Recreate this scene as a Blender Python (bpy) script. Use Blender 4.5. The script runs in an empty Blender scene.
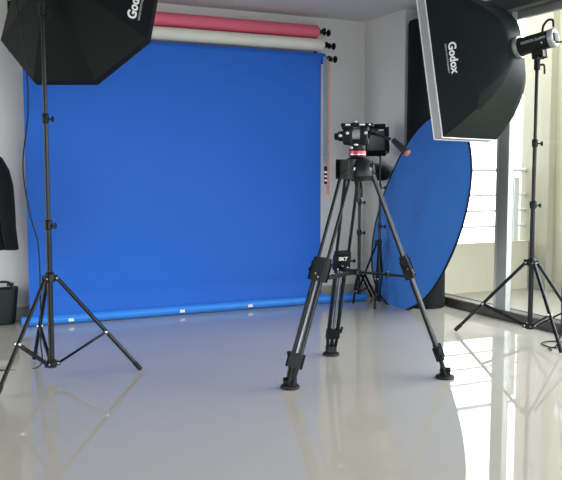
import bpy, bmesh, math, random
from mathutils import Vector, Matrix
random.seed(7)
SC = bpy.context.scene
COL = SC.collection
V = Vector
PI = math.pi

# ------------------------------------------------------------------ materials
def mat(name, col, rough=0.5, metal=0.0, spec=0.5, noise=0.0, nscale=20.0, bump=0.0, bscale=200.0, coat=0.0, sheen=0.0):
    m = bpy.data.materials.new(name)
    m.use_nodes = True
    nt = m.node_tree
    b = nt.nodes['Principled BSDF']
    b.inputs['Base Color'].default_value = (*col, 1)
    b.inputs['Roughness'].default_value = rough
    b.inputs['Metallic'].default_value = metal
    b.inputs['Specular IOR Level'].default_value = spec
    b.inputs['Coat Weight'].default_value = coat
    b.inputs['Sheen Weight'].default_value = sheen
    tc = nt.nodes.new('ShaderNodeTexCoord')
    if noise > 0:
        n = nt.nodes.new('ShaderNodeTexNoise')
        n.inputs['Scale'].default_value = nscale
        n.inputs['Detail'].default_value = 4
        nt.links.new(tc.outputs['Object'], n.inputs['Vector'])
        r = nt.nodes.new('ShaderNodeMapRange')
        r.inputs['To Min'].default_value = 1 - noise
        r.inputs['To Max'].default_value = 1 + noise
        nt.links.new(n.outputs['Fac'], r.inputs['Value'])
        mx = nt.nodes.new('ShaderNodeVectorMath'); mx.operation = 'SCALE'
        mx.inputs[0].default_value = col
        nt.links.new(r.outputs['Result'], mx.inputs['Scale'])
        nt.links.new(mx.outputs['Vector'], b.inputs['Base Color'])
    if bump > 0:
        n2 = nt.nodes.new('ShaderNodeTexNoise')
        n2.inputs['Scale'].default_value = bscale
        n2.inputs['Detail'].default_value = 3
        nt.links.new(tc.outputs['Object'], n2.inputs['Vector'])
        bp = nt.nodes.new('ShaderNodeBump')
        bp.inputs['Strength'].default_value = bump
        bp.inputs['Distance'].default_value = 0.01
        nt.links.new(n2.outputs['Fac'], bp.inputs['Height'])
        nt.links.new(bp.outputs['Normal'], b.inputs['Normal'])
    return m

def glass_mat(name):
    m = bpy.data.materials.new(name); m.use_nodes = True
    nt = m.node_tree; nt.nodes.clear()
    out = nt.nodes.new('ShaderNodeOutputMaterial')
    mix = nt.nodes.new('ShaderNodeMixShader')
    tr = nt.nodes.new('ShaderNodeBsdfTransparent'); tr.inputs[0].default_value = (0.95, 0.97, 0.96, 1)
    gl = nt.nodes.new('ShaderNodeBsdfGlossy'); gl.inputs['Roughness'].default_value = 0.02
    fr = nt.nodes.new('ShaderNodeFresnel'); fr.inputs[0].default_value = 1.45
    ge = nt.nodes.new('ShaderNodeNewGeometry')
    mr = nt.nodes.new('ShaderNodeMapRange')          # reflects only where light enters the pane
    mr.inputs['To Min'].default_value = 1.45; mr.inputs['To Max'].default_value = 1.0
    nt.links.new(ge.outputs['Backfacing'], mr.inputs['Value']); nt.links.new(mr.outputs['Result'], fr.inputs[0])
    nt.links.new(fr.outputs[0], mix.inputs[0])
    nt.links.new(tr.outputs[0], mix.inputs[1]); nt.links.new(gl.outputs[0], mix.inputs[2])
    nt.links.new(mix.outputs[0], out.inputs[0])
    return m

M = dict(
    wall=mat('white_plaster', (0.80, 0.79, 0.78), 0.75, noise=0.02, nscale=3, bump=0.05, bscale=150),
    ceil=mat('ceiling_paint', (0.66, 0.66, 0.68), 0.8, noise=0.02, nscale=3),
    floor=mat('polished_beige_tile', (0.46, 0.43, 0.385), 0.025, spec=0.62, noise=0.03, nscale=2.5),
    skirt=mat('beige_tile_skirting', (0.50, 0.47, 0.42), 0.25, noise=0.04, nscale=9),
    blue=mat('blue_backdrop_cloth', (0.017, 0.132, 0.60), 0.62, spec=0.25, noise=0.05, nscale=1.6, bump=0.05, bscale=420),
    bluebar=mat('blue_bar_sleeve', (0.03, 0.24, 0.80), 0.45, spec=0.4, noise=0.05, nscale=12),
    pink=mat('pink_paper', (0.78, 0.14, 0.22), 0.6, noise=0.03, nscale=6),
    cream=mat('white_paper', (0.82, 0.80, 0.70), 0.6, noise=0.03, nscale=6),
    bead_pink=mat('salmon_bead_chain', (0.85, 0.42, 0.30), 0.4),
    bead_grey=mat('blue_grey_bead_chain', (0.30, 0.40, 0.55), 0.4),
    black=mat('black_plastic', (0.005, 0.006, 0.008), 0.36, spec=0.25, noise=0.1, nscale=40),
    blackm=mat('black_anodised_metal', (0.006, 0.007, 0.010), 0.25, metal=0.0, spec=0.30, noise=0.08, nscale=60),
    rubber=mat('black_rubber', (0.010, 0.011, 0.014), 0.6, spec=0.3),
    fabric=mat('black_nylon', (0.004, 0.0055, 0.0065), 0.55, spec=0.18, noise=0.15, nscale=7, bump=0.08, bscale=500),
    fabricg=mat('black_softbox_nylon', (0.004, 0.0105, 0.011), 0.50, spec=0.25, noise=0.15, nscale=5, bump=0.12, bscale=9),
    cloth=mat('black_wool', (0.005, 0.005, 0.008), 0.9, spec=0.2, noise=0.2, nscale=30, sheen=0.05),
    rolldark=mat('black_backing_cloth', (0.010, 0.012, 0.014), 0.85, spec=0.2, noise=0.15, nscale=8),
    leather=mat('black_teal_canvas', (0.004, 0.011, 0.015), 0.55, noise=0.2, nscale=12, bump=0.1, bscale=150),
    chrome=mat('chrome', (0.80, 0.80, 0.82), 0.18, metal=1.0),
    alloy=mat('brushed_alloy_tube', (0.30, 0.33, 0.38), 0.22, metal=0.9, noise=0.08, nscale=50),
    satin=mat('satin_grey', (0.38, 0.38, 0.40), 0.35, metal=0.5),
    red=mat('red_ring', (0.62, 0.02, 0.06), 0.3, coat=0.3),
    redend=mat('dull_red_cap', (0.33, 0.085, 0.10), 0.4),
    white=mat('white_print', (0.88, 0.88, 0.88), 0.6),
    greyprint=mat('grey_print', (0.55, 0.55, 0.55), 0.6),
    rimgrey=mat('grey_velcro_band', (0.42, 0.43, 0.43), 0.8, noise=0.06, nscale=60),
    piping=mat('white_piping', (0.80, 0.80, 0.79), 0.7),
    diffuser=mat('white_diffuser_cloth', (0.85, 0.85, 0.85), 0.8),
    silver=mat('silver_lining', (0.7, 0.7, 0.72), 0.3, metal=0.8),
    reflblue=mat('reflector_blue_cloth', (0.050, 0.20, 0.60), 0.45, spec=0.5, noise=0.08, nscale=3, bump=0.25, bscale=5),
    frame=mat('grey_aluminium', (0.40, 0.42, 0.42), 0.4, metal=0.2, noise=0.03, nscale=10),
    framel=mat('pale_aluminium', (0.72, 0.74, 0.73), 0.4, metal=0.1),
    beam=mat('dark_grey_aluminium', (0.10, 0.10, 0.10), 0.5, noise=0.05, nscale=8),
    curb=mat('brown_threshold', (0.085, 0.075, 0.062), 0.35, noise=0.08, nscale=10),
    out=mat('outside_cream_paint', (0.40, 0.38, 0.27), 0.85, noise=0.02, nscale=3),
    outb=mat('outside_beige_paint', (0.27, 0.255, 0.195), 0.85, noise=0.02, nscale=3),
    par=mat('parapet_paint', (0.36, 0.335, 0.265), 0.8, noise=0.04, nscale=3),
    bfloor=mat('balcony_tile', (0.22, 0.20, 0.165), 0.5, noise=0.04, nscale=4),
    rail=mat('pale_steel_rail', (0.40, 0.41, 0.39), 0.45, metal=0.1),
    lens=mat('dark_glass', (0.02, 0.02, 0.025), 0.35, spec=0.4),
    glass=glass_mat('clear_glass'),
)

# ------------------------------------------------------------------ mesh builder
OFF = {}
def basis(d):
    d = V(d).normalized()
    h = V((0, 0, 1)) if abs(d.z) < 0.95 else V((1, 0, 0))
    x = h.cross(d).normalized()
    return x, d.cross(x).normalized(), d

class MB:
    def __init__(s): s.bm = bmesh.new()
    def ring_loft(s, rings, cap0=True, cap1=True, closed=True):
        bm = s.bm
        vs = [[bm.verts.new(p) for p in r] for r in rings]
        n = len(vs[0])
        for a, b in zip(vs, vs[1:]):
            for i in range(n if closed else n - 1):
                j = (i + 1) % n
                bm.faces.new((a[i], a[j], b[j], b[i]))
        if closed and cap0: bm.faces.new(list(reversed(vs[0])))
        if closed and cap1: bm.faces.new(vs[-1])
        return s
    def tube(s, p0, p1, r0, r1=None, seg=14):
        r1 = r0 if r1 is None else r1
        p0, p1 = V(p0), V(p1)
        x, y, d = basis(p1 - p0)
        def ring(p, r): return [p + (x * math.cos(2*PI*i/seg) + y * math.sin(2*PI*i/seg)) * r for i in range(seg)]
        L = (p1 - p0).length
        e = min(0.18 * min(r0, r1), L * 0.2)
        return s.ring_loft([ring(p0, r0 - e), ring(p0 + d*e, r0), ring(p1 - d*e, r1), ring(p1, r1 - e)])
    def lathe(s, prof, o, axis=(0, 0, 1), seg=28):
        o = V(o); x, y, d = basis(axis)
        return s.ring_loft([[o + d*z + (x * math.cos(2*PI*i/seg) + y * math.sin(2*PI*i/seg)) * max(r, 1e-4) for i in range(seg)] for r, z in prof])
    def path(s, pts, r, seg=8, sub=6):
        pts = [V(p) for p in pts]
        if sub > 1 and len(pts) > 2:
            q = [pts[0] + (pts[0] - pts[1])] + pts + [pts[-1] + (pts[-1] - pts[-2])]
            o = []
            for i in range(1, len(q) - 2):
                for k in range(sub):
                    t = k / sub
                    a, b, c, d = q[i-1], q[i], q[i+1], q[i+2]
                    o.append(0.5 * ((2*b) + (c - a)*t + (2*a - 5*b + 4*c - d)*t*t + (3*b - a - 3*c + d)*t**3))
            o.append(pts[-1]); pts = o
        rings = []; x = None
        for i, p in enumerate(pts):
            d = (pts[min(i+1, len(pts)-1)] - pts[max(i-1, 0)]).normalized()
            if x is None: x, y, _ = basis(d)
            else:
                x = (x - d * x.dot(d)).normalized()
            y = d.cross(x)
            rings.append([p + (x * math.cos(2*PI*k/seg) + y * math.sin(2*PI*k/seg)) * r for k in range(seg)])
        return s.ring_loft(rings)
    def box(s, c, size, ax=None, bev=0.0):
        ax = ax or (V((1, 0, 0)), V((0, 1, 0)), V((0, 0, 1)))
        c = V(c)
        r = bmesh.ops.create_cube(s.bm, size=1.0)
        vs = r['verts']
        for v in vs:
            k = v.co.copy()
            v.co = c + ax[0]*k.x*size[0] + ax[1]*k.y*size[1] + ax[2]*k.z*size[2]
        if bev > 0:
            es = list({e for v in vs for e in v.link_edges})
            bmesh.ops.bevel(s.bm, geom=es, offset=bev, segments=2, affect='EDGES', profile=0.6)
        return s
    def prism(s, poly, d):
        d = V(d)
        return s.ring_loft([[V(p) for p in poly], [V(p) + d for p in poly]])
    def sphere(s, c, r, sc=(1, 1, 1), u=14, v=9):
        m = Matrix.Translation(V(c)) @ Matrix.Diagonal((*[r*k for k in sc], 1))
        bmesh.ops.create_uvsphere(s.bm, u_segments=u, v_segments=v, radius=1.0, matrix=m)
        return s
    def build(s, name, m, parent=None, sharp=38):
        bm = s.bm
        bmesh.ops.recalc_face_normals(bm, faces=bm.faces)
        for f in bm.faces: f.smooth = True
        lim = math.radians(sharp)
        for e in bm.edges:
            if len(e.link_faces) == 2 and e.calc_face_angle(0) > lim: e.smooth = False
        me = bpy.data.meshes.new(name)
        if parent is None:
            cs = [v.co for v in bm.verts]
            o = V(((min(c.x for c in cs) + max(c.x for c in cs))/2, (min(c.y for c in cs) + max(c.y for c in cs))/2, min(c.z for c in cs)))
        else:
            o = OFF[parent.name]
        for v in bm.verts: v.co -= o
        bm.to_mesh(me); bm.free()
        ob = bpy.data.objects.new(name, me); COL.objects.link(ob)
        me.materials.append(M[m] if isinstance(m, str) else m)
        if parent is None: ob.location = o
        else: ob.parent = parent
        OFF[ob.name] = o
        return ob

def thing(name, label, cat, loc, group=None):
    o = bpy.data.objects.new(name, None); COL.objects.link(o)
    o.empty_display_size = 0.1
    o.location = loc; OFF[o.name] = V(loc)
    return tag(o, label, cat, group)
def tag(o, label, cat, group=None):
    o['label'] = label; o['category'] = cat
    if group: o['group'] = group
    return o
def struct(o):
    o['kind'] = 'structure'; return o

# ------------------------------------------------------------------ room frame: s along back wall to the right, n out of it into the room
PH = math.radians(25.0)
S_ = V((math.cos(PH), math.sin(PH), 0)); N_ = V((math.sin(PH), -math.cos(PH), 0)); Z_ = V((0, 0, 1))
O_ = V((-2.304, 6.832, 0))
def W(s, n, z=0.0): return O_ + S_*s + N_*n + Z_*z
WAX = (S_, N_, Z_)
def wbox(mb, s0, s1, n0, n1, z0, z1, bev=0.0):
    return mb.box(W((s0+s1)/2, (n0+n1)/2, (z0+z1)/2), (s1-s0, n1-n0, z1-z0), WAX, bev)

H = 2.82
SL, SR, SWIN, NF = -3.6, 3.5, 3.84, 9.0
struct(wbox(MB(), SL-.15, SWIN+.12, -.15, NF+.15, -.12, 0).build('floor', 'floor'))
struct(wbox(MB(), SL-.15, SWIN+.12, -.15, NF+.15, H, H+.12).build('ceiling', 'ceil'))
struct(wbox(MB(), SL-.15, SWIN+.12, -.15, 0, 0, H).build('wall_back', 'wall'))
LW0, LW1, LZ1 = .55, 3.3, 2.35  # opening for the added window in the left wall
mb = MB()
wbox(mb, SL-.15, SL, 0, LW0, 0, H); wbox(mb, SL-.15, SL, LW1, NF, 0, H); wbox(mb, SL-.15, SL, LW0, LW1, LZ1, H)
struct(mb.build('wall_left', 'wall'))
mb = MB()
for a in (LW0, (LW0+LW1)/2-.03, LW1-.06): wbox(mb, SL-.11, SL-.05, a, a+.06, 0, LZ1)
wbox(mb, SL-.11, SL-.05, LW0, LW1, 0, .07); wbox(mb, SL-.11, SL-.05, LW0, LW1, LZ1-.06, LZ1)
f = struct(mb.build('window_7', 'frame'))  # unseen window, added to brighten the back wall's left end
wbox(MB(), SL-.084, SL-.076, LW0+.02, LW1-.02, .03, LZ1-.02).build('window_pane', 'glass', f)
# front wall (behind the camera) with a wide window opening
FW0, FW1, FZ0, FZ1 = -1.2, 3.7, .12, 2.62
mb = MB()
wbox(mb, SL-.15, FW0, NF, NF+.15, 0, H); wbox(mb, FW1, SWIN+.12, NF, NF+.15, 0, H)
wbox(mb, FW0, FW1, NF, NF+.15, 0, FZ0); wbox(mb, FW0, FW1, NF, NF+.15, FZ1, H)
struct(mb.build('wall_front', 'wall'))
NP = 0.74   # the pier between the corner and the glazing
NE = 7.6    # far end of the glazing
struct(wbox(MB(), SR, SWIN+.12, 0, NP, 0, H).build('wall_right', 'wall'))
mb = MB(); wbox(mb, SWIN, SWIN+.12, NE, NF, 0, H); wbox(mb, SWIN-.02, SWIN+.12, NP, NE, 2.745, H)
struct(mb.build('wall_right_upper', 'wall'))
struct(wbox(MB(), SL, SR-.012, 0, .012, 0, .105, .003).build('baseboard_back', 'skirt'))
struct(wbox(MB(), SR-.012, SR, 0, NP, 0, .105, .003).build('baseboard_right', 'skirt'))
struct(wbox(MB(), SL, SL+.012, LW1, NF, 0, .105, .003).build('baseboard_left', 'skirt'))
struct(wbox(MB(), SWIN-.09, SWIN+.10, NP, NE, 2.63, 2.745, .004).build('trim_1', 'beam'))      # window head
struct(wbox(MB(), SWIN-.02, SWIN+.11, NP, NE, 0, .080, .006).build('trim_2', 'curb'))          # threshold

def window(k, n0, n1, sc, fm0='frame', fm1='frame', wf=.06):
    """one sliding glass leaf of the glazing, with its frame and pane"""
    mb = MB(); wbox(mb, sc-.02, sc+.02, n0, n1, .072, .078); wbox(mb, sc-.02, sc+.02, n0, n1, 2.57, 2.63)
    wbox(mb, sc-.02, sc+.02, n1-wf, n1, .08, 2.57)
    f = struct(mb.build('window_%d' % k, fm0))
    wbox(MB(), sc-.02, sc+.02, n0, n0+.07, .08, 2.57, .003).build('window_stile', fm1, f)
    wbox(MB(), sc-.004, sc+.004, n0+.06, n1-wf, .08, 2.58).build('window_pane', 'glass', f)
    return f
window(1, NP, 1.72, SWIN+.03, 'framel', 'frame')
window(2, 1.72, 3.3, SWIN+.075, 'frame', 'frame')
window(3, 3.3, 4.8, SWIN+.03); window(4, 4.8, 6.2, SWIN+.075); window(5, 6.2, NE, SWIN+.03)
struct(wbox(MB(), SWIN-.01, SWIN+.05, 1.72, 1.84, .072, 2.63, .003).build('trim_3', 'frame'))
# window in front wall
mb = MB()
for a in (FW0, .40, 2.05, FW1-.06): wbox(mb, a, a+.06, NF+.03, NF+.09, FZ0, FZ1)
wbox(mb, FW0, FW1, NF+.03, NF+.09, FZ0, FZ0+.06); wbox(mb, FW0, FW1, NF+.03, NF+.09, FZ1-.06, FZ1)
f = struct(mb.build('window_6', 'frame'))
wbox(MB(), FW0+.02, FW1-.02, NF+.056, NF+.064, FZ0+.02, FZ1-.02).build('window_pane', 'glass', f)

# ------------------------------------------------------------------ balcony outside the glazing
struct(wbox(MB(), SWIN+.12, 6.2, .25, 9.5, -.12, -.005).build('balcony_floor', 'bfloor'))
mb = MB(); wbox(mb, SWIN+.12, 5.44, .28, .43, -.005, .52, .008)
struct(mb.build('balcony_parapet', 'par'))
struct(wbox(MB(), 5.56, 5.70, 1.9, 9.5, -.005, .505, .008).build('balcony_parapet_outer', 'par'))
struct(wbox(MB(), 5.36, 5.56, .30, .70, -.005, 3.6, .01).build('balcony_column', 'outb'))
struct(wbox(MB(), 5.46, 5.70, .70, 1.9, -.005, 3.6).build('balcony_side_wall', 'out'))
rl = thing('balcony_railing', 'pale steel balcony railing on the parapet outside the glass', 'railing', W(4.6, .36, .52))
for z, r in ((.69, .013), (.86, .013), (1.03, .013), (1.30, .022)):
    MB().tube(W(SWIN+.13, .36, z), W(5.36, .36, z), r).build('rail', 'rail', rl)
for s in (4.10, 5.215):
    wbox(MB(), s-.035, s+.035, .33, .39, .52, 1.22, .005).build('post', 'rail', rl)
sb = thing('switch_box', 'small grey switch box fixed to the cream wall outside', 'switch', W(5.44, .93, 1.20))
wbox(MB(), 5.42, 5.46, .85, 1.0, 1.24, 1.35, .006).build('box', 'satin', sb)
wbox(MB(), 5.41, 5.42, .89, .96, 1.27, 1.32, .002).build('button', 'greyprint', sb)

# ------------------------------------------------------------------ backdrop rolls and chains
SB0, SB1 = 0.045, 2.865
def bracket(s, label):
    t = thing('roller_bracket', label, 'bracket', W(s, .0, 2.32), 'roller brackets of the backdrop rolls')
    wbox(MB(), s-.012, s+.012, .003, .04, 2.30, 2.72, .004).build('wall_plate', 'blackm', t)
    for n, z in ((.20, 2.655), (.25, 2.515), (.30, 2.375)):
        mb = MB(); wbox(mb, s-.006, s+.006, .03, n+.03, z-.015, z+.015, .003)
        mb.tube(W(s-.006, n, z), W(s+.012, n, z), .03)
        mb.build('arm', 'blackm', t)
    return t
bracket(SB1+.045, 'black three-armed roller bracket near the room corner')
bracket(SB0-.045, 'black three-armed roller bracket behind the left octagonal softbox')

def roll(name, label, cat_m, n, z, r, s0, s1, chain=None):
    t = thing(name, label, 'backdrop roll', W((s0+s1)/2, n, z-r), 'backdrop rolls on the wall brackets')
    MB().tube(W(s0, n, z), W(s1, n, z), r, seg=32).build('paper_roll', cat_m, t)
    for s, d in ((s1, 1), (s0, -1)):
        mb = MB()
        mb.tube(W(s, n, z), W(s+d*.03, n, z), .024)
        e = mb.build('core_plug', 'black', t)
    # expanding drive with its black hand wheel outside the bracket
    mb = MB(); mb.tube(W(s1+.060, n, z), W(s1+.115, n, z), .010)
    mb.lathe([(.010, 0), (.026, .004), (.028, .016), (.016, .024), (.010, .030)], W(s1+.060, n, z), S_)
    mb.lathe([(.012, 0), (.032, .006), (.034, .018), (.024, .028), (.004, .032)], W(s1+.105, n, z), S_)
    mb.build('hand_wheel', 'black', t)
    return t
pk = roll('pink_backdrop_roll', 'pink paper roll, topmost of the three wall-mounted backdrop rolls', 'pink', .20, 2.640, .062, SB0, SB1-.02)
wh = roll('white_backdrop_roll', 'cream white paper roll hanging between pink and blue rolls', 'cream', .25, 2.505, .060, SB0, SB1+.01)
bl = roll('blue_backdrop_roll', 'blue backdrop unrolled down to the floor from the lowest wall roll', 'blue', .30, 2.372, .052, SB0, SB1)

# hanging blue sheet, tangent to the front of the blue roll, gently waved and curling towards the floor
def sheet():
    rows = []
    NS, NZ = 70, 46
    for j in range(NZ + 1):
        t = j / NZ
        z = 2.372 * (1 - t) + 0.052 * t
        row = []
        for i in range(NS + 1):
            s = SB0 + .01 + (SB1 - SB0 - .075) * i / NS
            n = .352 + .010 * math.sin(s*2.3 + .6) * t + .004*math.sin(s*7 + z*1.3)*t
            n += .030 * max(0, (t - .86)/.14)**2          # sweeps out on to the bottom bar
            n -= .012 * math.exp(-((t - .93)/.02)**2)      # soft horizontal fold above the bar
            row.append(W(s, n, z))
        rows.append(row)
    mb = MB()
    back = [[p - N_*.002 for p in r] for r in rows]
    mb.ring_loft(rows, closed=False); mb.ring_loft(back, closed=False)
    return mb
sh = sheet().build('hanging_sheet', 'blue', bl)
# sleeve bar lying on the floor along the foot of the sheet
mb = MB()
mb.path([W(SB0-.06, .395, .043), W(.6, .398, .044), W(1.4, .395, .043), W(2.2, .40, .044), W(3.29, .41, .043)], .042, seg=20)
bar = mb.build('bottom_bar', 'bluebar', bl)
bar['label'] = 'pale blue weight bar on the floor'
for s in (.38, 1.36, 2.02):
    wbox(MB(), s-.022, s+.022, .435, .447, .028, .052, .002).build('white_clip', 'white', bar)

def chain(parent, m, s, n, ztop, zbot, wt=False, wl=.18):
    mb = MB()
    k = int((ztop - zbot) / .016)
    for side in (-.009, .009):
        mb.tube(W(s+side, n, ztop), W(s+side, n, zbot), .005, seg=6)
        for i in range(k):
            z = ztop - .016*i
            c = W(s+side, n, z)
            mb.lathe([(.002, -.007), (.0115, -.003), (.0115, .003), (.002, .007)], c, seg=6)
    c = mb.build('bead_chain', m, parent)
    if wt:
        w = MB().lathe([(.004, .0), (.016, .01), (.017, .17), (.004, .18)], W(s, n, zbot-.18)).build('chain_weight', 'black', parent)
        for q in (.03, .07, .11):
            MB().lathe([(.0172, 0), (.0176, .004), (.0176, .014), (.0172, .018)], W(s, n, zbot-.18+q)).build('weight_mark', 'white', w)
    return c
chain(wh, 'bead_pink', SB1+.040, .31, 2.38, 1.05)
chain(bl, 'bead_grey', SB1-.040, .385, 2.372, 1.37)
chain(pk, 'bead_grey', SB1+.004, .33, 2.36, 1.34, True)

# ------------------------------------------------------------------ tall black roll in the glazing recess
c = W(3.622, .945)
t = thing('standing_roll', 'tall black roll standing upright between the corner and the glass', 'backdrop roll', c)
rings = []
for z in (0, .01, 2.65, 2.68):
    r = .19 if .005 < z < 2.66 else .182
    rings.append([c + Z_*z + V((math.cos(a), math.sin(a), 0))*r for a in [2*PI*i/40 for i in range(40)]])
MB().ring_loft(rings).build('cloth_roll', 'rolldark', t)
mb = MB(); mb.path([c + V((.186*math.cos(a), .186*math.sin(a), 2.60 + .012*math.sin(3*a))) *1 for a in [(-1.9 + .22*i) for i in range(7)]], .012)
mb.build('tie_strap', 'satin', t)
MB().box(c + V((-.03, -.188, 2.60)), (.03, .02, .05), None, .004).build('clip', 'satin', t)

# ------------------------------------------------------------------ light stands
def light_stand(name, label, base, feet, hubz, colz, stages, joint=.6, rr=1.0, group=None, lean=(0, 0)):
    """stages: [(z0, z1, radius)] of the telescoping column"""
    bx, by = base
    t = thing(name, label, 'light stand', (bx, by, 0), group)
    top = stages[-1][1]
    def cp(z): return V((bx + lean[0]*z/top, by + lean[1]*z/top, z))
    for k, (z0, z1, r) in enumerate(stages):
        MB().tube(cp(z0), cp(z1), r, seg=18).build('column', 'blackm', t)
        if k + 1 < len(stages):
            mb = MB().lathe([(r*1.0, -.045), (r*1.45, -.04), (r*1.5, .0), (r*1.35, .012), (r*.9, .016)], cp(z1))
            cl = mb.build('collar', 'black', t)
            a = cp(z1 - .02)
            MB().tube(a, a + V((.042, -.012, 0)), .006).sphere(a + V((.048, -.014, 0)), .013, (.8, .8, 1.5)).build('lock_knob', 'black', cl)
    hub = MB().lathe([(.02*rr, -.03), (.029*rr, -.027), (.03*rr, .02), (.024*rr, .035), (.019*rr, .038)], cp(hubz)).build('leg_hub', 'black', t)
    col = MB().lathe([(.017*rr, -.028), (.028*rr, -.025), (.028*rr, .02), (.018*rr, .024)], cp(colz)).build('brace_hub', 'black', t)
    for fx, fy in feet:
        d = (V((fx, fy, 0)) - V((bx, by, 0)))
        u = d.normalized(); side = V((-u.y, u.x, 0))
        h0 = cp(hubz) + u*.042*rr
        foot = V((fx, fy, .014))
        MB().box(cp(hubz) + u*.036*rr, (.034, .026, .036), (u, side, Z_), .004).build('lug', 'black', hub)
        MB().tube(h0 - side*.016, h0 + side*.016, .0075).build('bolt', 'chrome', hub)
        L = (foot - h0)
        leg = MB().tube(h0, foot - L.normalized()*.02, .0125*rr, seg=14).build('leg', 'blackm', t)
        ld = L.normalized()
        MB().tube(foot - ld*.065, foot, .0155*rr, .0145*rr).build('foot', 'rubber', leg)
        j = h0 + L*joint
        lo = cp(colz) + u*.038*rr
        MB().box(cp(colz) + u*.034*rr, (.03, .024, .028), (u, side, Z_), .004).build('lug', 'black', col)
        MB().tube(lo - side*.015, lo + side*.015, .0075).build('bolt', 'chrome', col)
        br = MB().box((lo + j)/2, ((lo - j).length, .018*rr, .014*rr), ((j - lo).normalized(), side, (j - lo).normalized().cross(side)), .003).build('brace', 'blackm', t)
        MB().tube(j - side*.019, j + side*.019, .0085).build('rivet', 'chrome', br)
    return t, cp(top)

ls, ls_top = light_stand('light_stand', 'tall black light stand at left under the octagonal softbox', (-1.447, 4.90),
    [(-.907, 5.022), (-1.69, 5.32), (-1.625, 4.42)], .627, .085,
    [(.06, .975, .018), (.93, 1.63, .0155), (1.59, 2.28, .013)], .58, 1.05, 'light stands holding studio lights')
rs, rs_top = light_stand('light_stand', 'black light stand at right under the rectangular softbox by the glass', (1.935, 6.06),
    [(1.402, 6.274), (1.985, 5.50), (2.31, 5.83)], .588, .095,
    [(.07, 1.05, .019), (1.01, 1.52, .016), (1.48, 2.10, .0135)], .60, 1.05, 'light stands holding studio lights')
# wing knob on the right column
a = V((1.955, 6.06, 1.20))

# ------------------------------------------------------------------ text
def text_points(txt, size, bold):
    cu = bpy.data.curves.new('txt', 'FONT'); cu.body = txt; cu.size = size; cu.offset = bold
    cu.align_x = 'CENTER'; cu.resolution_u = 3
    ob = bpy.data.objects.new('txt', cu); COL.objects.link(ob)
    bpy.context.view_layer.update()
    dg = bpy.context.evaluated_depsgraph_get()
    me = bpy.data.meshes.new_from_object(ob.evaluated_get(dg))
    vs = [v.co.copy() for v in me.vertices]; fs = [tuple(p.vertices) for p in me.polygons]
    bpy.data.objects.remove(ob); bpy.data.curves.remove(cu); bpy.data.meshes.remove(me)
    return vs, fs
def text_mesh(name, parent, mt, txt, size, fn, bold=0.0):
    """fn maps text-plane (x, y, lift) to a world point"""
    vs, fs = text_points(txt, size, bold)
    mb = MB(); bm = mb.bm
    tops = [bm.verts.new(fn(v.x, v.y, .0035)) for v in vs]
    for f in fs:
        try: bm.faces.new([tops[i] for i in f])
        except ValueError: pass
    bmesh.ops.triangulate(bm, faces=bm.faces)
    return mb.build(name, mt, parent)

# ------------------------------------------------------------------ softboxes
class Box:
    """loft from a ring round the lamp to a polygonal mouth; axis a, side u, up w"""
    def __init__(s, R, a, up, poly, L, r0, k):
        s.R = V(R); s.a = V(a).normalized(); s.u = s.a.cross(V(up)).normalized(); s.w = s.u.cross(s.a).normalized()
        s.poly, s.L, s.r0, s.k = poly, L, r0, k
        s.hw = max(abs(p[0]) for p in poly); s.hh = max(abs(p[1]) for p in poly)
    def P(s, x, y, t):
        q = V((x/s.hw, y/s.hh)).normalized() * s.r0
        return s.R + s.u*(q.x*(1-t) + x*t) + s.w*(q.y*(1-t) + y*t) + s.a*(s.L * t**s.k)
    def fwd(s, x, y, e): return s.R + s.u*x + s.w*y + s.a*(s.L + e)
    def perim(s, sub):
        o = []
        for i, p in enumerate(s.poly):
            q = s.poly[(i+1) % len(s.poly)]
            for k in range(sub): o.append((p[0] + (q[0]-p[0])*k/sub, p[1] + (q[1]-p[1])*k/sub))
        return o

def softbox(t, B, sub, nt, shell_m, lip, lip_m, piping=True, sag=0.0, crease=25):
    per = B.perim(sub)
    mb = MB()
    ts = [i/nt for i in range(nt+1)]
    n = len(per)
    def pt(i, tt):
        p = B.P(*per[i], tt)
        f = (i % sub)/sub
        c = B.P(0.0001, 0, tt); c = B.R + B.a*(B.L*tt**B.k)
        return p + (c - p)*sag*math.sin(PI*f)*math.sin(PI*tt)
    outer = [[pt(i, tt) for i in range(n)] for tt in ts]
    mb.ring_loft(outer, cap0=False, cap1=False)
    inner = [[p + (B.R + B.a*(B.L*tt**B.k) - p)*.012 for p in r] for r, tt in zip(outer, ts)]
    mb.ring_loft(inner, cap0=False, cap1=False)
    shell = mb.build('shell', shell_m, t, crease)
    # mouth lip
    mb = MB()
    mb.ring_loft([[B.fwd(*p, -.002) for p in per], [B.fwd(*p, lip) for p in per],
                  [B.fwd(p[0]*.985, p[1]*.985, lip) for p in per], [B.fwd(p[0]*.985, p[1]*.985, -.002) for p in per]], False, False)
    mb.build('mouth_band', lip_m, t, 25)
    if piping:
        for e in (0, lip):
            mb = MB(); q = B.poly
            for i in range(len(q)):
                a, b = B.fwd(*q[i], e), B.fwd(*q[(i+1) % len(q)], e)
                mb.tube(a, b, .0055, seg=8); mb.sphere(a, .006, u=8, v=6)
            mb.build('piping', 'piping', t)
    # front diffuser, recessed a little
    mb = MB()
    mb.ring_loft([[B.fwd(p[0]*f, p[1]*f, lip*.75 + .02*(1-f)) for p in per] for f in (.984, .7, .4, .15, .02)], False, True)
    mb.build('front_diffuser', 'diffuser', t)
    # speed ring
    mb = MB().lathe([(B.r0*.75, -.03), (B.r0*1.12, -.03), (B.r0*1.15, -.008), (B.r0*1.1, .012), (B.r0*.75, .012)], B.R, B.a, 32)
    mb.build('speed_ring', 'satin', t)
    return shell

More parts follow.
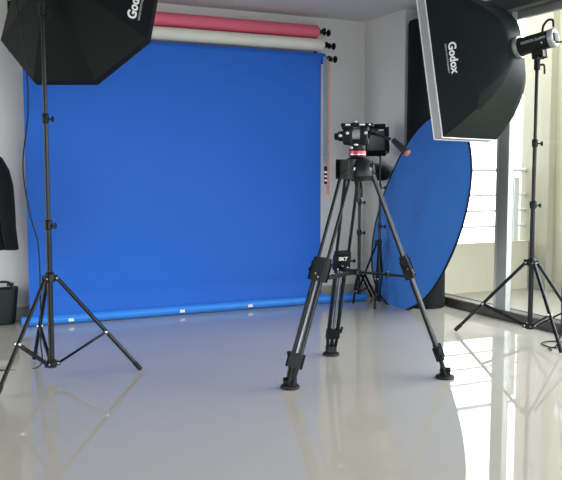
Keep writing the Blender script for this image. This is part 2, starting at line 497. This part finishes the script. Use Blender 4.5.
def panel_map(B, side, off, fall=1.0, vc=0.0, along=1):
    """text frame on a flat panel. side(v)->(x,y) on the mouth polygon; text x runs along v, text y runs towards the lamp"""
    def S(v, dist):
        t = 1.0
        for _ in range(6):
            x, y = side(0)
            p0, p1 = B.P(x, y, 1.0), B.P(x, y, t)
            dl = (p0 - p1).length
            t -= (dist - dl) / max(.2, (B.P(x, y, t) - B.P(x, y, max(t-.02, 0))).length / .02)
            t = min(max(t, .05), 1.0)
        x, y = side(v / t)
        return B.P(x, y, t)
    def fn(x, y, lift):
        v, d = vc + along*x, off + y
        p = S(v, d)
        e1 = S(v + .004, d) - p; e2 = S(v, d + .004) - p
        nrm = e1.cross(e2).normalized()
        cen = B.R + B.a*(B.L*.6)
        if nrm.dot(p - cen) < 0: nrm = -nrm
        return p + nrm*lift
    return fn

# octagonal softbox, left
R8 = .560
octp = [(R8*math.cos(math.radians(21 + 45*i)), R8*math.sin(math.radians(21 + 45*i))) for i in range(8)]
AP = V((-1.39, 4.99, 2.47)); RC = V((-1.326, 5.29, 2.338))
t8 = thing('octagonal_softbox', 'large black octagonal softbox hanging over the left light stand', 'softbox', RC - Z_*.6)
B8 = Box(AP, RC - AP, (0, 0, 1), octp, (RC - AP).length, .075, 1.22)
s8 = softbox(t8, B8, 4, 6, 'fabric', .05, 'fabric', False, .02)
q0, q7 = V(octp[0]), V(octp[7])
def side8(v):
    p = (q0 + q7)/2 + (q0 - q7).normalized()*v
    return p.x, p.y
m8 = panel_map(B8, side8, .100, vc=-.005, along=1)
text_mesh('logo', s8, 'white', 'Godox', .080, m8, .003)
text_mesh('logo_caption', s8, 'greyprint', 'GODOX PHOTO EQUIPMENT', .0165, panel_map(B8, side8, .074, vc=-.005, along=1), .0004)

# rectangular softbox, right
hw, hh = .40, .60
rect = [(hw, -hh), (hw, hh), (-hw, hh), (-hw, -hh)]
AR = V((1.80, 6.12, 2.225))
th = math.radians(45)
axr = V((-math.cos(th), math.sin(th), -.17))
tr = thing('rectangular_softbox', 'black rectangular softbox with pale edge on the right light stand', 'softbox', AR + axr*.5 - Z_*.6)
BR = Box(AR, axr, (0, 0, 1), rect, .50, .075, 2.0)
sr = softbox(tr, BR, 8, 14, 'fabricg', .075, 'rimgrey', True, .05, 75)
# which mouth side faces the camera: u = axis x up ; near side is the one with smaller y
near = hw if BR.u.y < 0 else -hw
mr = panel_map(BR, lambda v: (near, v), .135, vc=-.012, along=-1)
text_mesh('logo', sr, 'white', 'Godox', .082, mr, .003)
text_mesh('logo_caption', sr, 'greyprint', 'GODOX PHOTO EQUIPMENT', .017, panel_map(BR, lambda v: (near, v), .108, vc=-.012, along=-1), .0004)

# ------------------------------------------------------------------ studio lights
def studio_light(label, R, axis, stand_top, side_sign, txt, K=1.28, bo=.16):
    """monolight: R centre of the speed ring, axis points to the softbox"""
    a0 = V(axis).normalized(); u0 = a0.cross(Z_).normalized(); w0 = u0.cross(a0).normalized()
    KL = K*.82; b = -a0*KL; u = u0*K; w = w0*K; a = a0; b1 = -a0
    t = thing('studio_light', label, 'studio light', stand_top, 'studio lights behind the softboxes')
    body = MB().lathe([(r_*K, z_*KL) for r_, z_ in [(.045, .0), (.056, .006), (.056, .03), (.052, .04), (.052, .24), (.049, .262), (.02, .262)]], R + b*.012, b1, 32).build('lamp_body', 'black', t)
    MB().lathe([(r_*K, z_*KL) for r_, z_ in [(.0525, .246), (.055, .249), (.055, .275), (.048, .282), (.01, .282)]], R + b*.012, b1, 32).build('rear_ring', 'satin', t)
    MB().box(R + b*.297, (.055, .05, .01), (u, w, b), .003).build('control_panel', 'black', t)
    MB().tube(R + b*.290 + w*-.03, R + b*.335 + w*-.035, .006).build('plug', 'black', t)
    mb = MB().path([R + b*.20 + w*.05, R + b*.215 + w*.085, R + b*.25 + w*.108, R + b*.285 + w*.10, R + b*.285 + w*.062], .009, seg=10)
    mb.build('carry_handle', 'black', t)
    # bracket down to the stand
    top = V(stand_top)
    mb = MB(); c = R + b*bo - w*.052
    mb.box(c - w*.018, (.05, .075, .045), (u, b, w), .006)
    mb.tube(c - w*.01, V((top.x, top.y, top.z + .045)), .016)
    mb.lathe([(.017, -.05), (.024, -.045), (.024, .035), (.017, .04)], top)
    mb.build('tilt_bracket', 'black', t)
    k = c - w*.04
    MB().tube(k - u*.04*side_sign, k + u*.03*side_sign, .009).lathe([(.008, 0), (.019, .004), (.019, .022), (.006, .026)], k + u*.03*side_sign, u0*side_sign).build('tilt_knob', 'black', t)
    hk = top + V((0, 0, -.01))
    MB().path([hk + V((.02, -.01, 0)), hk + V((.045, -.02, -.005)), hk + V((.05, -.025, -.07))], .008).build('clamp_lever', 'black', t)
    MB().sphere(R + b*.215 + u*.05*side_sign - w*.02, .008).build('side_screw', 'chrome', t)
    sgn = side_sign
    def fn(x, y, lift):
        rr = .052*K + lift
        ang = y / rr
        return R + b*.155 - b1*(x*sgn) + (u0*sgn)*rr*math.cos(ang) + w0*rr*math.sin(ang)
    text_mesh('logo', body, 'greyprint', txt, .028, fn, .0006)
    return t, R + b*.335 - w*.035

camR = V((0, 0, 1.3))
ur = BR.a.cross(Z_).normalized(); sg = 1 if ur.dot(camR - AR) > 0 else -1
rlt, rplug = studio_light('black studio light with top handle behind the rectangular softbox', AR, BR.a + V((0, 0, .02)), rs_top, sg, 'GODOX SL60W')
ul = B8.a.cross(Z_).normalized(); sg8 = 1 if ul.dot(V((1, 0, 0))) > 0 else -1
llt, lplug = studio_light('black studio light above the left stand, behind the octagonal softbox', AP, B8.a, ls_top, sg8, 'GODOX SL60W', 1.15, .075)

# ------------------------------------------------------------------ cables
def floor_r(x, y, z=.007): return V((x, y, z))
tag(MB().path([lplug, V((-1.50, 4.60, 2.30)), V((-1.535, 4.74, 2.15)), V((-1.52, 4.78, 1.93)), V((-1.54, 4.86, 1.66)), V((-1.62, 4.98, 1.32)), V((-1.59, 5.0, 1.02)), V((-1.55, 5.02, .82)), V((-1.545, 5.02, .5)), V((-1.56, 5.05, .2)), V((-1.60, 5.10, .008)), V((-1.9, 5.0, .008)), V((-2.3, 4.7, .008))], .0045, sub=8)
    .build('power_cable', 'rubber'), 'thin black cable dangling beside the left light stand', 'cable')
tag(MB().path([rplug, V((2.16, 5.86, 2.2)), V((2.20, 5.87, 1.7)), V((2.17, 5.86, 1.1)), V((2.12, 5.82, .75)), V((2.085, 5.80, .45)), V((2.07, 5.76, .12)), V((2.02, 5.72, .008)), V((1.955, 5.74, .008)), V((1.96, 5.84, .008)), V((2.08, 5.89, .008)), V((2.26, 5.74, .008)), V((2.45, 5.5, .008))], .005, sub=8)
    .build('power_cable', 'rubber'), 'black cable dropping from the right studio light to the floor', 'cable')
tag(MB().path([V((1.95, 5.60, .007)), V((1.96, 5.68, .007)), V((2.04, 5.665, .007)), V((2.16, 5.62, .007)), V((2.3, 5.55, .007))], .005, sub=8)
    .build('floor_cable', 'rubber'), 'black cable end lying near the right light stand feet', 'cable')
tag(MB().path([V((2.26, 5.42, .007)), V((2.14, 5.40, .007)), V((2.08, 5.44, .007)), V((2.1, 5.50, .007)), V((2.22, 5.51, .007)), V((2.4, 5.42, .007))], .006, sub=8)
    .build('floor_cable', 'rubber'), 'black cable loop curled on the floor at right edge', 'cable')

# ------------------------------------------------------------------ video tripod
TC = V((.479, 4.985, 0))
tp = thing('video_tripod', 'large black video tripod standing mid-floor in front of the backdrop', 'tripod', TC)
crown = MB().lathe([(.03, 1.228), (.085, 1.236), (.112, 1.262), (.112, 1.30), (.088, 1.355), (.06, 1.374), (.05, 1.378)], TC, seg=36).build('crown', 'black', tp)
MB().lathe([(.006, 1.10), (.014, 1.105), (.016, 1.14), (.013, 1.20), (.018, 1.225), (.018, 1.28)], TC).build('bowl_clamp', 'black', tp)
MB().path([TC + V((.02, -.02, 1.23)), TC + V((.028, -.03, 1.18)), TC + V((.027, -.03, 1.13))], .006).build('strap', 'black', tp)
for fx, fy, lab in ((.054, 4.633, 0), (1.029, 4.861, 0), (.353, 5.48, 1)):
    F = V((fx, fy, 0)); d = F - TC; u = d.normalized(); sd = V((-u.y, u.x, 0))
    top = TC + u*.085 + Z_*1.305
    bot = F + Z_*.075 - u*.01
    ax = (bot - top).normalized(); nr = sd.cross(ax).normalized()
    L = (bot - top).length
    def at(q): return top + ax*L*q
    MB().box(TC + u*.080 + Z_*1.305, (.062, .108, .074), (u, sd, Z_), .024).build('hinge', 'black', crown)
    MB().tube(top - sd*.067, top + sd*.067, .012).build('hinge_bolt', 'satin', crown)
    leg = MB().tube(at(.0) - sd*.044, at(.50) - sd*.042, .0105).tube(at(.0) + sd*.044, at(.50) + sd*.042, .0105).tube(at(.02) - sd*.05, at(.02) + sd*.05, .018).build('leg', 'blackm', tp)
    blk = MB().box(at(.505), (.118, .044, .105), (sd, nr, ax), .008).box(at(.455), (.112, .034, .03), (sd, nr, ax), .006).build('leg_lock', 'black', leg)
    MB().tube(at(.50) - sd*.054, at(.50) - sd*.085, .006).sphere(at(.50) - sd*.09, .013).build('lock_lever', 'black', blk)
    for o_s, q in ((0, .52), (.03, .535)):
        for fb in (-1, 1):
            MB().tube(at(q) + sd*o_s + nr*.018*fb, at(q) + sd*o_s + nr*.030*fb, .006).build('lock_screw', 'chrome', blk)
    if lab:
        face = nr if nr.dot(camR - at(.5)) > 0 else -nr
        xr = ax.cross(face).normalized()
        if xr.x < 0: xr = -xr
        def fn(x, y, lift): return at(.487) - ax*y + xr*x + face*(.0215 + lift)
        text_mesh('lock_print', blk, 'white', 'SKT', .036, fn, .001)
    MB().tube(at(.53) - sd*.032, at(.93) - sd*.032, .0145).tube(at(.53) + sd*.032, at(.93) + sd*.032, .0145).build('lower_leg', 'blackm', leg)
    MB().tube(at(.53), at(.945), .0095).build('inner_tube', 'alloy', leg)
    MB().box(at(.93), (.098, .036, .075), (sd, nr, ax), .008).build('foot_bracket', 'black', leg)
    # pivoting foot: two prongs and a round rubber pad
    mb = MB()
    for q in (-1, 1):
        a = at(.93) + sd*.036*q + ax*.02
        mb.tube(a, F + sd*.022*q + Z_*.022, .011, .013)
    mb.tube(at(.95), F + Z_*.02, .013, .016)
    mb.box(F + Z_*.035, (.05, .05, .04), (sd, u, Z_), .008)
    mb.tube(at(.93) - sd*.055 - u*.0, at(.93) - sd*.068 + Z_*.045, .01)
    mb.build('ankle', 'black', leg)
    MB().lathe([(.02, .0), (.056, .0), (.060, .006), (.056, .017), (.03, .026), (.01, .028)], F, seg=32).build('foot_pad', 'rubber', leg)
    # spreader arm
    hubp = TC + Z_*.655
    e = at(.545) - u*.02
    arm = MB().box((hubp + e)/2, ((e - hubp).length, .02, .016), ((e - hubp).normalized(), sd, (e-hubp).normalized().cross(sd)), .004).build('spreader_arm', 'black', tp)
    m_ = hubp + (e - hubp)*.62
    MB().lathe([(.011, -.015), (.016, -.012), (.016, .012), (.011, .015)], m_).build('spreader_lock', 'black', arm)
    MB().tube(m_ - sd*.004 + Z_*.015, m_ + Z_*.02, .006).build('lock_screw', 'chrome', arm)
MB().lathe([(.012, -.018), (.032, -.014), (.032, .012), (.012, .018)], TC + Z_*.655).tube(TC + V((-.03, -.025, .668)), TC + V((.012, -.035, .676)), .006).build('spreader_hub', 'black', tp)

# fluid head on the tripod
HB = TC + Z_*1.378
hd = thing('fluid_head', 'black video fluid head with red ring on the big tripod', 'tripod head', HB)
MB().lathe([(.035, .0), (.050, .002), (.052, .012), (.050, .016)], HB, seg=36).build('base', 'black', hd)
MB().lathe([(.050, .012), (.0545, .014), (.0545, .040), (.050, .042)], HB, seg=36).build('red_ring', 'red', hd)
MB().lathe([(.0546, .0165), (.0555, .017), (.0555, .020), (.0546, .0205)], HB, seg=36).build('silver_line', 'chrome', hd)
MB().lathe([(.048, .036), (.051, .04), (.051, .085), (.046, .094), (.03, .096)], HB, seg=36).build('pan_housing', 'black', hd)
dx = V((.97, -.24, 0)).normalized(); dy = V((.24, .97, 0)).normalized(); HAX = (dx, dy, Z_)
mb = MB().box(HB + dx*-.055 + Z_*.135, (.062, .10, .115), HAX, .012).box(HB + dx*.045 + Z_*.135, (.05, .10, .115), HAX, .012).box(HB + Z_*.095, (.15, .095, .035), HAX, .01)
mb.build('tilt_yoke', 'black', hd)
MB().tube(HB - dx*.035 + Z_*.14, HB + dx*.035 + Z_*.14, .046, seg=28).build('tilt_cartridge', 'satin', hd)
kn = MB().tube(HB - dx*.07 + Z_*.135, HB - dx*.125 + Z_*.132, .036, .030, seg=26).tube(HB - dx*.125 + Z_*.132, HB - dx*.145 + Z_*.131, .022, seg=20).build('drag_knob', 'black', hd)
MB().tube(HB + dx*.066 + Z_*.14, HB + dx*.082 + Z_*.14, .022, seg=20).build('handle_rosette', 'black', hd)
for (ox, oz) in ((-.10, .135), (-.055, .15), (.06, .15), (-.03, .06)):
    p = HB + dx*ox - dy*.054 + Z_*oz
    MB().tube(p + dy*.012, p - dy*.006, .011).build('adjust_screw', 'chrome', hd)
MB().sphere(HB - dy*.056 + Z_*.078, .014, (1, .4, .6)).build('bubble_level', 'chrome', hd)
pl = MB().box(HB + dx*.0 + Z_*.202, (.20, .075, .022), HAX, .005).box(HB + dx*-.07 + Z_*.190, (.05, .07, .03), HAX, .006).build('top_plate', 'black', hd)
for ox, w_ in ((-.055, .03), (.035, .035), (.082, .012)):
    MB().box(HB + dx*ox - dy*.039 + Z_*.203, (w_, .004, .010), HAX, .001).build('plate_mark', 'white', pl)
MB().sphere(HB - dx*.02 + Z_*.222, .017, (1, 1, .7)).build('plate_screw', 'satin', pl)
# pan handle
p0 = HB + dx*.078 + Z_*.155; p1 = V((.664, 4.72, 1.478)); p2 = V((.738, 4.64, 1.398))
ph = MB().tube(p0, p0 + (p1 - p0)*.06 + dx*.004, .018).tube(p0, p1, .009).build('pan_handle', 'black', hd)
gd = (p2 - p1).normalized()
MB().lathe([(.012, 0), (.016, .004), (.0175, .03), (.0195, .08), (.020, (p2-p1).length - .006), (.016, (p2-p1).length)], p1, gd, 22).build('grip', 'rubber', ph)
MB().lathe([(.010, -.006), (.0125, -.004), (.0125, .006), (.010, .008)], p1, gd).build('grip_ring', 'chrome', ph)
MB().lathe([(.020, -.008), (.0215, -.005), (.0215, .002), (.016, .006), (.004, .008)], p2, gd, 22).build('grip_cap', 'redend', ph)

# ------------------------------------------------------------------ stands behind the tripod
bs, bs_top = light_stand('light_stand', 'slim black stand behind the tripod, next to the blue reflector', (.945, 7.56),
    [(.74, 7.84), (.87, 7.26), (1.02, 7.76)], .60, .06, [(.045, .78, .013), (.75, 1.15, .011), (1.12, 1.44, .009)], .55, .8)
c_top = None
cs, cs_top = light_stand('light_stand', 'slim black stand half hidden behind the tripod centre', (.775, 7.80),
    [(.735, 8.02), (.925, 7.97), (.70, 7.58)], .27, .09, [(.07, .70, .016), (.66, 1.0, .013), (.97, 1.22, .011)], .6, .8)
# flat round lamp dish on the hidden stand
DC = V((.86, 7.86, 1.215))
dl = thing('round_lamp', 'round black dish lamp behind the tripod crown', 'lamp', V((.775, 7.80, 1.22)))
MB().lathe([(.01, .155), (.10, .15), (.17, .13), (.205, .09), (.212, .05), (.205, .01), (.19, .0), (.17, .02), (.10, .075), (.01, .09)], DC, V((.04, -.10, 1)), 36).build('dish', 'black', dl)
MB().lathe([(.03, .13), (.045, .14), (.045, .17), (.03, .18), (.004, .181)], DC, V((.04, -.10, 1)), 24).build('lamp_cap', 'blackm', dl)
MB().tube(V((.775, 7.80, 1.21)), V((.79, 7.81, 1.29)), .012).box(V((.785, 7.805, 1.235)), (.03, .03, .04), None, .004).build('mount', 'black', dl)

# LED lamp with barn doors on the slim stand beside the reflector
LC = V((.915, 7.56, 1.588))
ll = thing('lamp_with_barn_doors', 'small black lamp with barn doors behind the pan handle', 'lamp', V((.945, 7.56, 1.44)))
la = V((-.45, -.88, -.08)).normalized(); lu = la.cross(Z_).normalized(); lw = lu.cross(la).normalized(); LAX = (lu, lw, la)
MB().box(LC, (.20, .23, .09), LAX, .012).build('housing', 'black', ll)
MB().box(LC + la*.046, (.175, .185, .006), LAX, .002).build('lamp_face', 'lens', ll)
MB().path([LC + lu*.108 , LC + lu*.114 - lw*.10, LC + lu*.06 - lw*.145, LC - lu*.06 - lw*.145, LC - lu*.114 - lw*.10, LC - lu*.108], .007, sub=3).tube(LC - lw*.145, V((.945, 7.56, 1.43)), .012).build('yoke', 'black', ll)
for sx, sy in ((1, 0), (-1, 0), (0, 1), (0, -1)):
    if sx: h = [LC + la*.045 + lu*.1*sx + lw*q for q in (-.105, .105)]; o = la*.06 + lu*.055*sx; e = lw*.02
    else: h = [LC + la*.045 + lw*.105*sy + lu*q for q in (-.10, .10)]; o = la*.06 + lw*.045*sy; e = lu*.02
    th_ = (la if not sx else la)*.004
    MB().prism([h[0], h[1], h[1] + o + e, h[0] + o - e], th_).build('barn_door', 'black', ll)
MB().box(LC + lw*.09 + lu*-.06 + la*.05, (.05, .014, .012), LAX, .002).build('lamp_print', 'greyprint', ll)
MB().box(LC + lw*.10 + lu*.10 + la*.055, (.018, .03, .01), LAX, .002).build('corner_bracket', 'satin', ll)

# ------------------------------------------------------------------ oval collapsible reflector leaning at the glass
rd = thing('oval_reflector', 'large oval blue collapsible reflector leaning beside the glass', 'reflector', V((1.19, 7.45, 0)))
# in-plane frame: along the wall (towards the camera) and up, leaning back a little
aw = N_.copy()                                   # along the glazing
inn = -S_                                        # into the room
up = (Z_ + S_*.045).normalized()
base = W(3.345, .93, 0)
rc = base + aw*.225 + up*.885
al = math.radians(31)
e1 = (aw*math.sin(al) + up*math.cos(al)); e2 = (aw*math.cos(al) - up*math.sin(al))
A_, B_ = .985, .605
nl = e1.cross(e2).normalized()
if nl.dot(inn) < 0: nl = -nl
def ov(a, f=1.0, lift=0.0):
    ca, sa = math.cos(a), math.sin(a); p = 2/2.15
    x = math.copysign(abs(ca)**p, ca); y = math.copysign(abs(sa)**p, sa)
    warp = .012*math.sin(2*a + .5)*f
    return rc + e1*A_*f*x + e2*B_*f*y + nl*(lift + warp)
NA = 96
mb = MB()
fr = [[ov(2*PI*i/NA, f, .002 + .010*(1 - f*f)*math.sin(3*f + 2*PI*i/NA*1)) for i in range(NA)] for f in (.985, .85, .68, .5, .32, .15, .03)]
mb.ring_loft(fr, False, True); mb.build('blue_face', 'reflblue', rd)
mb = MB()
mb.ring_loft([[p - nl*.004 for p in r] for r in fr], False, True); mb.build('back_face', 'fabric', rd)
mb = MB()
rings = []
for k in range(9):
    a2 = 2*PI*k/8
    pass
pts = [ov(2*PI*i/NA) for i in range(NA)]
bm = mb.bm; rv = []
for i in range(NA):
    p = pts[i]; o_ = (p - rc).normalized()
    rv.append([bm.verts.new(p + (o_*math.cos(2*PI*k/8) + nl*math.sin(2*PI*k/8))*.009) for k in range(8)])
for i in range(NA):
    for k in range(8):
        bm.faces.new((rv[i][k], rv[(i+1) % NA][k], rv[(i+1) % NA][(k+1) % 8], rv[i][(k+1) % 8]))
mb.build('spring_rim', 'fabric', rd)

# ------------------------------------------------------------------ left edge: coat stand, jacket, tub bag
JC = V((-2.430, 6.20, .02))
cst = thing('coat_stand', 'dark coat stand behind the black jacket at the left edge', 'coat stand', JC + V((-.1, .14, -.02)))
P = JC + V((-.1, .14, -.02))
MB().tube(P + Z_*.02, P + Z_*1.62, .014).build('pole', 'blackm', cst)
MB().lathe([(.10, 0), (.108, .006), (.10, .02), (.03, .03), (.015, .04)], P).build('base', 'blackm', cst)
for k in range(4):
    a = k*PI/2 + .4; r_ = V((math.cos(a), math.sin(a), 0))
    MB().path([P + Z_*1.52, P + r_*.07 + Z_*1.53, P + r_*.10 + Z_*1.58], .008).build('hook', 'blackm', cst)
jk = thing('jacket', 'black jacket hanging at the left edge of the room', 'jacket', JC + Z_*.64)
def jring(z, wx, wy, ph=0, c=JC):
    o = []
    for i in range(48):
        a = 2*PI*i/48
        f = 1 + .05*math.sin(7*a + z*3 + ph) + .03*math.sin(11*a - z*4)
        o.append(c + V((math.cos(a)*wx*f, math.sin(a)*wy*f*(1.0), z)))
    return o
MB().ring_loft([jring(.655, .31, .105), jring(.66, .315, .11), jring(.85, .285, .10), jring(1.05, .26, .095), jring(1.20, .25, .09), jring(1.32, .235, .085), jring(1.40, .19, .07), jring(1.45, .11, .06), jring(1.49, .07, .05)]).build('body', 'cloth', jk)
for q in (-1, 1):
    o = JC + V((q*.24, -.02, 0))
    mbs = MB()
    rg = []
    for z, dx_, r in ((1.43, -.10, .05), (1.37, -.045, .066), (1.28, .002, .068), (1.16, .030, .068), (1.0, .045, .062), (.82, .055, .056), (.66, .075, .052), (.655, .075, .045)):
        rg.append([o + V((q*dx_ + math.cos(2*PI*i/20)*r, math.sin(2*PI*i/20)*r, z)) for i in range(20)])
    mbs.ring_loft(rg).build('sleeve', 'cloth', jk)
MB().ring_loft([jring(1.45, .09, .065), jring(1.50, .085, .06), jring(1.53, .075, .055)]).build('collar', 'cloth', jk)

bg = thing('tub_bag', 'black tub-shaped bag on the floor below the hanging jacket', 'bag', V((-2.455, 6.59, 0)))
bc = V((-2.455, 6.59, 0))
def bring(z, hx, hy, nx=40):
    o = []
    for i in range(nx):
        a = 2*PI*i/nx; ca, sa = math.cos(a), math.sin(a); p = .45
        o.append(bc + S_*(math.copysign(abs(ca)**p, ca)*hx) + N_*(math.copysign(abs(sa)**p, sa)*hy) + Z_*(z*.88 + .006*math.cos(2*a)*(z > .1)))
    return o
MB().ring_loft([bring(0, .19, .07), bring(.01, .20, .08), bring(.15, .212, .088), bring(.30, .225, .095), bring(.345, .228, .097), bring(.345, .216, .086), bring(.20, .20, .078)]).build('body', 'leather', bg)
def bq(x, y, z): return bc + S_*x + N_*y + Z_*z*.89
MB().path([bq(-.1, .08, .33), bq(-.09, .07, .40), bq(.05, .07, .41), bq(.15, .07, .40), bq(.17, .08, .33)], .011).build('handle', 'black', bg)
MB().box(bq(.16, .075, .385), (.05, .03, .022), WAX, .005).build('buckle', 'black', bg)

# ------------------------------------------------------------------ light: overcast daylight through the glazing
w = bpy.data.worlds.new('world'); SC.world = w; w.use_nodes = True
bgn = w.node_tree.nodes['Background']
bgn.inputs[0].default_value = (0.93, 0.97, 1.0, 1)
wt = w.node_tree
wtc = wt.nodes.new('ShaderNodeTexCoord'); wsx = wt.nodes.new('ShaderNodeSeparateXYZ')
wt.links.new(wtc.outputs['Generated'], wsx.inputs[0])
wr = wt.nodes.new('ShaderNodeValToRGB')
wm = wt.nodes.new('ShaderNodeMapRange'); wm.inputs['From Min'].default_value = -1; wm.inputs['From Max'].default_value = 1
wt.links.new(wsx.outputs['Z'], wm.inputs['Value']); wt.links.new(wm.outputs['Result'], wr.inputs['Fac'])
el = wr.color_ramp.elements
el[0].position = 0.38; el[0].color = (0.09, 0.085, 0.075, 1)      # the ground outside
el[1].position = 1.0; el[1].color = (0.90, 0.96, 1.0, 1)
e = el.new(0.415); e.color = (0.13, 0.125, 0.11, 1)
e = el.new(0.44); e.color = (0.60, 0.63, 0.65, 1)
e = el.new(0.60); e.color = (1.0, 1.0, 1.0, 1)               # overcast sky
wt.links.new(wr.outputs['Color'], bgn.inputs[0]); bgn.inputs[1].default_value = 4.5

def portal(name, c, sx, sy, direction, portal=True, energy=0):
    l = bpy.data.lights.new(name, 'AREA'); l.shape = 'RECTANGLE'; l.size = sx; l.size_y = sy
    l.energy = energy
    if portal: l.cycles.is_portal = True
    o = bpy.data.objects.new(name, l); COL.objects.link(o)
    o.location = c
    o.rotation_euler = V(direction).to_track_quat('-Z', 'Y').to_euler()
    return o
portal('daylight_portal_side', W(SWIN+.2, (NP+NE)/2, 1.35), NE-NP, 2.6, -S_)
portal('daylight_portal_left', W(SL-.2, (LW0+LW1)/2, LZ1/2), LW1-LW0, LZ1, S_)  # guides sky light through the added left window
portal('daylight_portal_front', W((FW0+FW1)/2, NF+.2, 1.37), FW1-FW0, FZ1-FZ0, -N_)

# ------------------------------------------------------------------ camera
cam = bpy.data.cameras.new('camera'); co = bpy.data.objects.new('camera', cam); COL.objects.link(co)
cam.sensor_fit = 'HORIZONTAL'; cam.sensor_width = 36; cam.lens = 790/562*36
co.location = (0, 0, 1.3)
co.rotation_euler = (PI/2 - math.atan(70/790), 0, 0)
SC.camera = co
SC.view_settings.view_transform = 'Standard'; SC.view_settings.look = 'None'
SC.view_settings.gamma = 1; SC.view_settings.use_curve_mapping = False
SC.view_settings.exposure = 0.82
SC.cycles.max_bounces = 10; SC.cycles.diffuse_bounces = 6; SC.cycles.glossy_bounces = 5
SC.cycles.use_denoising = True
SC.cycles.sample_clamp_indirect = 8
